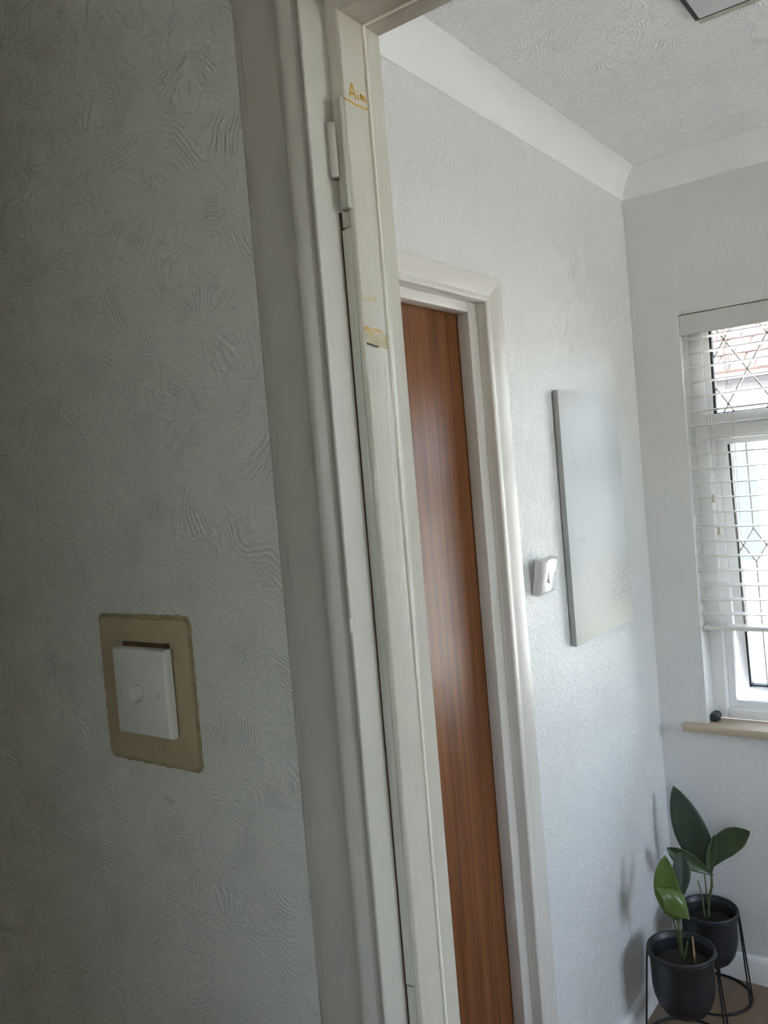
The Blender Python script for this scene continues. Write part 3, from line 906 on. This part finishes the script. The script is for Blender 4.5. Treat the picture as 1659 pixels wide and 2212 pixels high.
for cx, zt in ((-0.7190, 1.485), (-0.7085, 1.386)):
    under(tube('pull_cord', [(cx, 2.6475, 2.0), (cx + 0.0005, 2.6465, zt + 0.012)], 0.0008, M['cord'], None, 6), BL)
    under(lathe('cord_tassel', [(0.0, 0.012), (0.0045, 0.0118), (0.0050, 0.010), (0.0068, -0.010), (0.0070, -0.0115), (0.0, -0.012)], M['tassel'], None, 20, (cx + 0.0005, 2.6460, zt)), BL)

# ------------------------------------------------------------------ loft hatch in the ceiling
LH = tag(empty('loft_hatch', (-0.166, 1.54, ZC)), 'white ceiling hatch panel with a dark gap round it', 'hatch')
hx0, hx1, hy0, hy1 = -0.470, 0.138, 1.24, 1.848
under(box('panel', hx0 + 0.010, hx1 - 0.010, hy0 + 0.010, hy1 - 0.010, ZC - 0.009, ZC - 0.003, M['hatch_white'], bev=0.001), LH)
for (a, b, c, d) in ((hx0, hx0 + 0.011, hy0, hy1), (hx1 - 0.011, hx1, hy0, hy1), (hx0 + 0.011, hx1 - 0.011, hy1 - 0.009, hy1), (hx0 + 0.011, hx1 - 0.011, hy0, hy0 + 0.009)):
    under(box('gap_lining', a, b, c, d, ZC - 0.006, ZC, M['hatch_dark']), LH)
for (a, b, c, d) in ((hx0 + 0.002, hx1 - 0.002, hy1, hy1 + 0.026), (hx0 + 0.002, hx1 - 0.002, hy0 - 0.026, hy0)):  # beige strips along two sides of the hatch
    under(box('beige_strip', a, b, c, d, ZC - 0.003, ZC, M['hatch_beige'], bev=0.001), LH)

# ------------------------------------------------------------------ canvas on the left wall
CV = tag(empty('canvas_painting', (XB, 2.226, 1.15)), 'pale grey abstract canvas hanging on the left wall', 'painting')
under(box('canvas_front', -0.9135, -0.9120, 2.0155, 2.425, 1.152, 1.815, M['canvas'], bev=0.0005), CV)
under(box('canvas_sides', XB + 0.003, -0.9135, 2.0160, 2.4245, 1.1525, 1.8145, M['canvas_edge'], bev=0.001), CV)

# ------------------------------------------------------------------ light switches
def rounded_rect(x0, x1, z0, z1, r, n=6, jit=0.0, rnd=None):
    pts = []
    for cx, cz, a0 in ((x1 - r, z1 - r, 0), (x0 + r, z1 - r, 90), (x0 + r, z0 + r, 180), (x1 - r, z0 + r, 270)):
        for k in range(n + 1):
            a = math.radians(a0 + 90 * k / n)
            pts.append((cx + r * math.cos(a), cz + r * math.sin(a)))
    if jit:
        out = []
        for i, p in enumerate(pts):
            q = pts[(i + 1) % len(pts)]
            L = math.dist(p, q)
            k = max(1, int(L / 0.004))
            for j in range(k):
                t = j / k
                out.append((p[0] + (q[0] - p[0]) * t + rnd.uniform(-jit, jit), p[1] + (q[1] - p[1]) * t + rnd.uniform(-jit, jit)))
        pts = out
    return pts

# near switch, on an old beige back plate
SA = tag(empty('light_switch', (-0.664, YA0, 1.434)), 'square white light switch with round rocker on beige back plate', 'switch')
o = under(prism('plate_surround', rounded_rect(-0.7322, -0.5962, 1.3632, 1.5072, 0.008, 5, 0.0007, random.Random(4)), M['beige_edge'], None, 'y', YA0 - 0.0012, YA0 + 0.004), SA)
o = under(prism('back_plate', rounded_rect(-0.7285, -0.6000, 1.3672, 1.5028, 0.005), M['beige'], None, 'y', YA0 - 0.0036, YA0 - 0.0005, 0.0008), SA)
o['label'] = 'beige yellowed back plate'
under(box('back_box', -0.6900, -0.6245, YA0 - 0.0062, YA0 - 0.001, 1.4000, 1.4812, M['gapbrown']), SA)
def switch_plate(name, x0, x1, z0, z1, yb, d, inset, mat, rim=0.002):
    bm = bmesh.new()
    def ring(i, y): return [bm.verts.new(p) for p in ((x0 + i, y, z0 + i), (x1 - i, y, z0 + i), (x1 - i, y, z1 - i), (x0 + i, y, z1 - i))]
    rs = [ring(0, yb), ring(0, yb - rim), ring(inset * .35, yb - rim - (d - rim) * .75), ring(inset, yb - d)]
    for a, b in zip(rs, rs[1:]):
        for i in range(4): bm.faces.new((a[i], a[(i + 1) % 4], b[(i + 1) % 4], b[i]))
    bm.faces.new(rs[-1]); bm.faces.new(rs[0][::-1])
    bmesh.ops.bevel(bm, geom=[e for e in bm.edges], offset=0.0007, segments=2, affect='EDGES', clamp_overlap=True)
    return mesh_obj(name, bm, mat, None, True, 50)
under(switch_plate('switch_plate', -0.6960, -0.6190, 1.3950, 1.4775, YA0 - 0.0060, 0.0100, 0.0030, M['plastic_a'], 0.0050), SA)
yfA = YA0 - 0.0160
def disc(name, cx, cz, rx, rz, y0, y1, mat, root, tilt=0.0, seg=28):
    bm = bmesh.new()
    A = [bm.verts.new((cx + rx * math.cos(2 * math.pi * k / seg), y0, cz + rz * math.sin(2 * math.pi * k / seg))) for k in range(seg)]
    B = [bm.verts.new((cx + rx * .93 * math.cos(2 * math.pi * k / seg), y1 + tilt * rz * math.sin(2 * math.pi * k / seg), cz + rz * .93 * math.sin(2 * math.pi * k / seg))) for k in range(seg)]
    for k in range(seg): bm.faces.new((A[k], A[(k + 1) % seg], B[(k + 1) % seg], B[k]))
    bm.faces.new(B); bm.faces.new(A[::-1])
    return under(mesh_obj(name, bm, mat, None, True, 40), root)
disc('rocker_gap', -0.6610, 1.4357, 0.0086, 0.0090, yfA + 0.002, yfA - 0.00015, M['gapbrown'], SA)
disc('rocker', -0.6610, 1.4357, 0.0080, 0.0084, yfA + 0.002, yfA - 0.0032, M['plastic_a'], SA, 0.28)
for cx in (-0.6888, -0.6330):
    disc('screw_cap_gap', cx, 1.4357, 0.0033, 0.0037, yfA + 0.002, yfA - 0.00012, M['screw'], SA)
    disc('screw_cap', cx, 1.4357, 0.0030, 0.0034, yfA + 0.002, yfA - 0.0004, M['plastic_a'], SA)

# far switch: glossy plate leaning away from the wall at its top
SB = tag(empty('light_switch', (XB, 1.862, 1.358), (0, 0, 0)), 'small glossy white rocker switch beside the pale canvas', 'switch')
TB = Matrix.Translation((XB, 1.862, 1.318)) @ Matrix.Rotation(math.radians(11), 4, 'Y') @ Matrix.Rotation(math.radians(2), 4, 'X')
def swb(o):
    # modelled with the plate in (y, z), facing +x, base edge at z = 0, then leaned outwards
    o.data.transform(TB)
    return under(o, SB)
def plate_b():
    bm = bmesh.new()
    y0, y1, z0, z1 = -0.043, 0.043, 0.0, 0.086
    def ring(i, x): return [bm.verts.new(p) for p in ((x, y0 + i, z0 + i), (x, y1 - i, z0 + i), (x, y1 - i, z1 - i), (x, y0 + i, z1 - i))]
    rs = [ring(0, 0.014), ring(0, 0.0175), ring(0.0025, 0.0215), ring(0.008, 0.0235)]
    for a, b in zip(rs, rs[1:]):
        for i in range(4): bm.faces.new((a[i], a[(i + 1) % 4], b[(i + 1) % 4], b[i]))
    bm.faces.new(rs[-1]); bm.faces.new(rs[0][::-1])
    bmesh.ops.bevel(bm, geom=bm.edges[:], offset=0.0009, segments=2, affect='EDGES', clamp_overlap=True)
    return mesh_obj('switch_plate', bm, M['plastic_b'], None, True, 50)
swb(box('pattress_box', 0.001, 0.014, -0.042, 0.042, 0.001, 0.085, M['plastic_b'], bev=0.0012))
swb(plate_b())
bm = bmesh.new()   # rocker: a wedge standing proud at its lower end
rk = [(0.0232, 0.056), (0.0242, 0.056), (0.0252, 0.044), (0.0290, 0.029), (0.0232, 0.0285)]
A = [bm.verts.new((x, -0.0075, z)) for x, z in rk]
B = [bm.verts.new((x, 0.0075, z)) for x, z in rk]
for i in range(5): bm.faces.new((A[i], A[(i + 1) % 5], B[(i + 1) % 5], B[i]))
bm.faces.new(A[::-1]); bm.faces.new(B)
bmesh.ops.bevel(bm, geom=bm.edges[:], offset=0.0006, segments=2, affect='EDGES', clamp_overlap=True)
swb(mesh_obj('rocker', bm, M['plastic_b'], None, True, 40))
for yy in (-0.030, 0.030):
    bm = bmesh.new()
    A = [bm.verts.new((0.0230, yy + 0.0024 * math.cos(k * math.pi / 8), 0.043 + 0.0024 * math.sin(k * math.pi / 8))) for k in range(16)]
    B = [bm.verts.new((0.0239, yy + 0.0024 * math.cos(k * math.pi / 8), 0.043 + 0.0024 * math.sin(k * math.pi / 8))) for k in range(16)]
    for k in range(16): bm.faces.new((A[k], A[(k + 1) % 16], B[(k + 1) % 16], B[k]))
    bm.faces.new(B); bm.faces.new(A[::-1])
    swb(mesh_obj('screw', bm, M['screw'], None, True, 40))

# small marks: grey scuff on the hall wall, nail hole in the window wall, chipped paint on the architrave
def wall_mark(name, strokes, width, y, mat, parent):
    bm = bmesh.new()
    for st in strokes:
        for (x0, z0), (x1, z1) in zip(st, st[1:]):
            t = Vector((x1 - x0, z1 - z0)).normalized() * width * 0.5
            q = [(x0 - t.y, z0 + t.x), (x1 - t.y, z1 + t.x), (x1 + t.y, z1 - t.x), (x0 + t.y, z0 - t.x)]
            f = [bm.verts.new((a, y - 0.0004, b)) for a, b in q]
            r = [bm.verts.new((a, y + 0.0010, b)) for a, b in q]
            bm.faces.new(f); bm.faces.new(r[::-1])
            for i in range(4): bm.faces.new((f[i], f[(i + 1) % 4], r[(i + 1) % 4], r[i]))
    return under(mesh_obj(name, bm, mat), parent)
wm_ = wall_mark('scuff_mark', [[(-0.6556, 1.3298), (-0.6525, 1.3330), (-0.6495, 1.3318)], [(-0.6510, 1.3302), (-0.6478, 1.3268)], [(-0.6470, 1.3318), (-0.6440, 1.3290)]], 0.0011, YA0, M['scuff'], bpy.data.objects['wall_near'])
wall_mark('nail_hole', [[(-0.8838, 2.3340), (-0.8812, 2.3340)]], 0.0026, YC, M['scuff'], bpy.data.objects['wall_back'])
chip = under(prism('paint_chip', [(-0.3925, 1.5145), (-0.3912, 1.5135), (-0.3913, 1.5055), (-0.3922, 1.5040), (-0.3930, 1.5090)], M['chip'], None, 'y', 0.4758, 0.4790), D1)

# ------------------------------------------------------------------ small dark hexagonal weight on the sill
HX = tag(empty('hexagonal_weight', (-0.771, 2.690, 0.7895)), 'small dark hexagonal block lying on the window board', 'weight')
def hexprism(name, r, y0, y1, mat, bev):
    poly = [(r * math.cos(math.radians(60 * k)), r * math.sin(math.radians(60 * k)) + r * math.sin(math.radians(60))) for k in range(6)]
    o = prism(name, poly, mat, None, 'y', y0, y1, bev)
    o.location = (0, 0, 0)
    o.parent = HX
    return o
hexprism('hex_body', 0.0130, -0.021, 0.014, M['hex_black'], 0.0008)
hexprism('hex_collar', 0.0140, 0.012, 0.021, M['gasket'], 0.001).location = (0, 0, -0.0008)

# ------------------------------------------------------------------ potted plants in wire stands
def leaf(name, base, mid, tip, width, side, mat, root, fold=0.25, peak=0.45, curl=0.0, wave=0.0):
    base, mid, tip, side = Vector(base), Vector(mid), Vector(tip), Vector(side).normalized()
    bm = bmesh.new()
    N, K = 18, 8
    rows = []
    for i in range(N + 1):
        t = i / N
        c = base * (1 - t) ** 2 + mid * 2 * t * (1 - t) + tip * t * t
        tg = ((mid - base) * (1 - t) + (tip - mid) * t).normalized()
        s = (side - tg * side.dot(tg)).normalized()
        nrm = s.cross(tg)
        e = math.log(0.5) / math.log(peak)
        w = width * 0.5 * math.sin(math.pi * t ** e) ** 0.72 if 0 < t < 1 else 0.0006
        w = max(w, 0.0006)
        row = []
        for k in range(K + 1):
            u = -1 + 2 * k / K
            h = fold * abs(u) ** 1.3 * w + curl * u * u * u * w + wave * w * math.sin(t * 17 + u * 2) * abs(u)
            row.append(bm.verts.new(c + s * (u * w) + nrm * h))
        rows.append(row)
    for a, b in zip(rows, rows[1:]):
        for k in range(K): bm.faces.new((a[k], a[k + 1], b[k + 1], b[k]))
    o = mesh_obj(name, bm, mat, None, True, 80)
    md = o.modifiers.new('thickness', 'SOLIDIFY')
    md.thickness = 0.0008
    return under(o, root)

def pot(label, plabel, slabel, cx, cy, rim_z, R, pot_h, ring_r, angs):
    # stand
    st = tag(empty('plant_stand', (cx, cy, 0)), slabel, 'plant stand', 'wire plant stands')
    bm = bmesh.new(); add_torus(bm, (cx, cy, 0.0032), ring_r, 0.0032)
    under(mesh_obj('base_ring', bm, M['black_wire'], None, True, 60), st)
    bm = bmesh.new(); add_torus(bm, (cx, cy, rim_z - 0.0115), R - 0.0005, 0.0028)
    under(mesh_obj('top_ring', bm, M['black_wire'], None, True, 60), st)
    for a in angs:
        for da in (-9.0, 9.0):
            p = Vector((cx + R * math.cos(math.radians(a + da * .55)), cy + R * math.sin(math.radians(a + da * .55)), rim_z - 0.0115))
            q = Vector((cx + ring_r * math.cos(math.radians(a + da * 1.3)), cy + ring_r * math.sin(math.radians(a + da * 1.3)), 0.0035))
            under(tube('leg', [p, p.lerp(q, .5), q], 0.0024, M['black_wire'], None, 8), st)
    # pot
    r = R
    pt = tag(empty('plant_pot', (cx, cy, rim_z - pot_h)), plabel, 'pot', 'black plant pots')
    prof = [(0.0, 0.0), (r * .28, 0.001), (r * .46, 0.006), (r * .64, 0.018), (r * .78, 0.036), (r * .87, 0.060), (r * .915, 0.085), (r * .93, pot_h - 0.016), (r * .95, pot_h - 0.0135), (r * .985, pot_h - 0.0125), (r * 1.0, pot_h - 0.0095),
            (r * 1.012, pot_h - 0.005), (r * 1.0, pot_h - 0.0012), (r * .975, pot_h), (r * .945, pot_h - 0.0008), (r * .925, pot_h - 0.004), (r * .915, pot_h - 0.010), (r * .875, pot_h - 0.013), (r * .865, pot_h - 0.018), (r * .84, pot_h - 0.055), (0.0, pot_h - 0.056)]
    under(lathe('pot_body', [(a, b + rim_z - pot_h) for a, b in prof], M['black_pot'], None, 64, (cx, cy, 0)), pt)
    return st, pt

def soil(root, cx, cy, z, r):
    bm = bmesh.new()
    rings = [[bm.verts.new((cx, cy, z + 0.006))]]
    for j in range(1, 7):
        rr = r * j / 6
        rings.append([bm.verts.new((cx + rr * math.cos(2 * math.pi * k / 30), cy + rr * math.sin(2 * math.pi * k / 30), z + 0.006 * (1 - (j / 6) ** 2) + (random.uniform(-.0015, .0015) if j < 6 else -0.004))) for k in range(30)])
    for k in range(30): bm.faces.new((rings[0][0], rings[1][k], rings[1][(k + 1) % 30]))
    for a, b in zip(rings[1:], rings[2:]):
        for k in range(30): bm.faces.new((a[k], b[k], b[(k + 1) % 30], a[(k + 1) % 30]))
    return under(mesh_obj('soil', bm, M['soil'], None, True, 60), root)

# back pot, in the corner
BC = (-0.784, 2.520)
pot('', 'black round-bottomed plant pot nearest the window wall', 'black wire stand holding the pot nearest the window wall', BC[0], BC[1], 0.266, 0.0845, 0.172, 0.105, (6, 108, 200))
soil_z = 0.226
PB = tag(empty('houseplant', (BC[0], BC[1], soil_z)), 'dark broad-leaved plant with one tall upright leaf in the back pot', 'plant')
soil(PB, BC[0], BC[1], soil_z, 0.0715)
S = M['stem']
under(tube('stem', [(-0.790, 2.525, 0.222), (-0.781, 2.523, 0.29), (-0.769, 2.520, 0.335), (-0.768, 2.520, 0.372)], [0.0030, 0.0036, 0.0040, 0.0030], S), PB)
under(tube('stem', [(-0.787, 2.535, 0.222), (-0.789, 2.530, 0.30), (-0.792, 2.530, 0.372)], 0.0020, S), PB)
under(tube('stem', [(-0.796, 2.520, 0.222), (-0.797, 2.512, 0.30), (-0.804, 2.503, 0.350)], 0.0019, S), PB)
under(tube('leaf_stalk', [(-0.768, 2.520, 0.368), (-0.764, 2.520, 0.385), (-0.761, 2.519, 0.400)], 0.0018, S), PB)
leaf('leaf', (-0.771, 2.520, 0.366), (-0.815, 2.515, 0.480), (-0.8625, 2.520, 0.624), 0.098, (0.93, 0.25, 0.33), M['leaf_dark'], PB, 0.10, 0.50, 0.02)
leaf('leaf', (-0.764, 2.520, 0.392), (-0.722, 2.515, 0.500), (-0.644, 2.500, 0.531), 0.074, (0.72, 0.2, -0.66), M['leaf_mid'], PB, 0.12, 0.55, 0.02, 0.06)
leaf('leaf', (-0.771, 2.515, 0.372), (-0.768, 2.512, 0.440), (-0.747, 2.505, 0.500), 0.030, (0.8, 0.5, -0.25), M['leaf_mid'], PB, 0.35, 0.45)
leaf('leaf', (-0.757, 2.508, 0.374), (-0.815, 2.465, 0.425), (-0.862, 2.420, 0.474), 0.052, (0.42, 0.30, 0.85), M['leaf_mid'], PB, 0.45, 0.62, 0.1, 0.05)

# front pot
FC = (-0.785, 2.258)
pot('', 'black round-bottomed plant pot in front, holding two short stakes', 'black wire stand of the front plant pot', FC[0], FC[1], 0.276, 0.0905, 0.190, 0.112, (6, 108, 200))
soil_f = 0.232
PF = tag(empty('houseplant', (FC[0], FC[1], soil_f)), 'fresh green plant with folded leaves in the front pot', 'plant')
soil(PF, FC[0], FC[1], soil_f, 0.0765)
under(tube('stem', [(-0.784, 2.270, 0.230), (-0.786, 2.264, 0.30), (-0.789, 2.260, 0.362)], [0.0034, 0.0042, 0.0036], S), PF)
under(tube('stem', [(-0.791, 2.275, 0.230), (-0.796, 2.268, 0.30), (-0.804, 2.262, 0.360), (-0.800, 2.255, 0.395)], 0.0024, S), PF)
leaf('leaf', (-0.790, 2.262, 0.345), (-0.818, 2.240, 0.430), (-0.802, 2.236, 0.538), 0.068, (0.88, 0.35, 0.10), M['leaf_light'], PF, 0.22, 0.52, 0.05)
leaf('leaf', (-0.785, 2.272, 0.395), (-0.776, 2.300, 0.470), (-0.786, 2.312, 0.520), 0.048, (0.90, 0.30, 0.10), M['leaf_dark'], PF, 0.2, 0.55)
leaf('leaf', (-0.744, 2.224, 0.378), (-0.752, 2.212, 0.462), (-0.823, 2.206, 0.458), 0.088, (-0.35, -0.90, -0.25), M['leaf_light'], PF, 0.85, 0.42, 0.0, 0.05)
under(tube('leaf_stalk', [(-0.788, 2.260, 0.352), (-0.772, 2.246, 0.368), (-0.746, 2.226, 0.377)], 0.0018, S), PF)
for a, b, m, lb in (((-0.750, 2.262, 0.226), (-0.7515, 2.259, 0.313), 'stake', 'short pale wooden stake in the front pot'), ((-0.781, 2.262, 0.226), (-0.768, 2.266, 0.292), 'stem', 'short dark green stake leaning in the front pot')):
    k = tube('plant_stake', [a, Vector(a).lerp(Vector(b), .96), b], [0.0028, 0.0026, 0.0020], M[m], None, 8)
    k['label'] = lb
    under(k, PF)

# ------------------------------------------------------------------ outdoors seen through the window
GR = struct(box('ground', -14, 14, 2.95, 24, -0.30, -0.02, M['paving']), 'sunlit pale paving outside')
G2 = struct(box('ground_behind', -14, 14, -14, -1.3, -0.30, -0.02, M['paving']), 'paving behind the house')
G3 = struct(box('ground_side', 2.75, 14, -1.3, 2.95, -0.30, -0.02, M['paving']), 'paving beside the house')
LW = tag(empty('garden_wall', (-2.0, 9.9, -0.02)), 'low grey garden wall with a red coping across the paving', 'wall')
for i in range(9):
    x0 = -4.6 + i * 0.62
    under(box('wall_panel', x0 + 0.010, x0 + 0.610, 9.90, 10.0, -0.02, 0.135, M['low_wall'], bev=0.006), LW)
under(box('coping', -4.62, 1.0, 9.86, 10.04, 0.130, 0.195, M['coping'], bev=0.008), LW)

NH = tag(empty('house', (-2.2, 11.2, 0)), 'sunlit white neighbouring house with pinkish tiled roof', 'house')
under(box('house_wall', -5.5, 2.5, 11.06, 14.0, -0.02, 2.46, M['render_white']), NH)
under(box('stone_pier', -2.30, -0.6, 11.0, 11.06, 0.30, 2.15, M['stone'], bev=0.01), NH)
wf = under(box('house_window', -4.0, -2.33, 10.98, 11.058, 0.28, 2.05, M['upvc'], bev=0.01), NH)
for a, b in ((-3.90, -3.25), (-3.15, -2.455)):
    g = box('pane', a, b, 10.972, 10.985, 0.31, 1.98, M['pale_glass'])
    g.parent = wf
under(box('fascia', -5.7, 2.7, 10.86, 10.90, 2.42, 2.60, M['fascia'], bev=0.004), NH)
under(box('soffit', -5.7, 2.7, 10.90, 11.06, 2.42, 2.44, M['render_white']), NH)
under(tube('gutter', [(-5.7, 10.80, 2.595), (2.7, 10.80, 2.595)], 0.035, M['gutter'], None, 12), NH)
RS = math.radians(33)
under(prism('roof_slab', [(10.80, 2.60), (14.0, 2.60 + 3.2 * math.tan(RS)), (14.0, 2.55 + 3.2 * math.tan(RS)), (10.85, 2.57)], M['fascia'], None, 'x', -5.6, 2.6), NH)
tb = bmesh.new()
tw, tl = 0.30, 0.26
prof = [(-tw / 2, 0.0), (-tw / 2 + 0.02, 0.012), (-tw * 0.2, 0.018), (0.0, 0.010), (tw * 0.2, 0.018), (tw / 2 - 0.02, 0.012), (tw / 2 - 0.004, 0.0)]
A = [tb.verts.new((x, 0, z + 0.020)) for x, z in prof] + [tb.verts.new((x, 0, -0.004)) for x, z in reversed(prof)]
B = [tb.verts.new((x, tl, z + 0.002)) for x, z in prof] + [tb.verts.new((x, tl, -0.006)) for x, z in reversed(prof)]
m = len(A)
for i in range(m): tb.faces.new((A[i], A[(i + 1) % m], B[(i + 1) % m], B[i]))
tb.faces.new(A[::-1]); tb.faces.new(B)
t0 = mesh_obj('roof_tile', tb, M['tile'], None, True, 30)
first = True
for r in range(11):
    for c in range(15):
        o = t0 if first else link(bpy.data.objects.new('roof_tile', t0.data))
        first = False
        s = r * 0.215
        o.location = (-4.6 + c * tw + (r % 2) * tw / 2, 10.76 + s * math.cos(RS), 2.605 + s * math.sin(RS) + random.uniform(-.002, .002))
        o.rotation_euler = (RS, 0, random.uniform(-.008, .008))
        o.parent = NH
        o.matrix_parent_inverse = Matrix.Translation(NH.location).inverted()

bpy.context.view_layer.update()
# sub-parts were modelled in world coordinates: keep them there
for o in (kn,):
    o.matrix_parent_inverse = o.parent.matrix_world.inverted()
for o in wf.children:
    o.matrix_parent_inverse = wf.matrix_world.inverted()
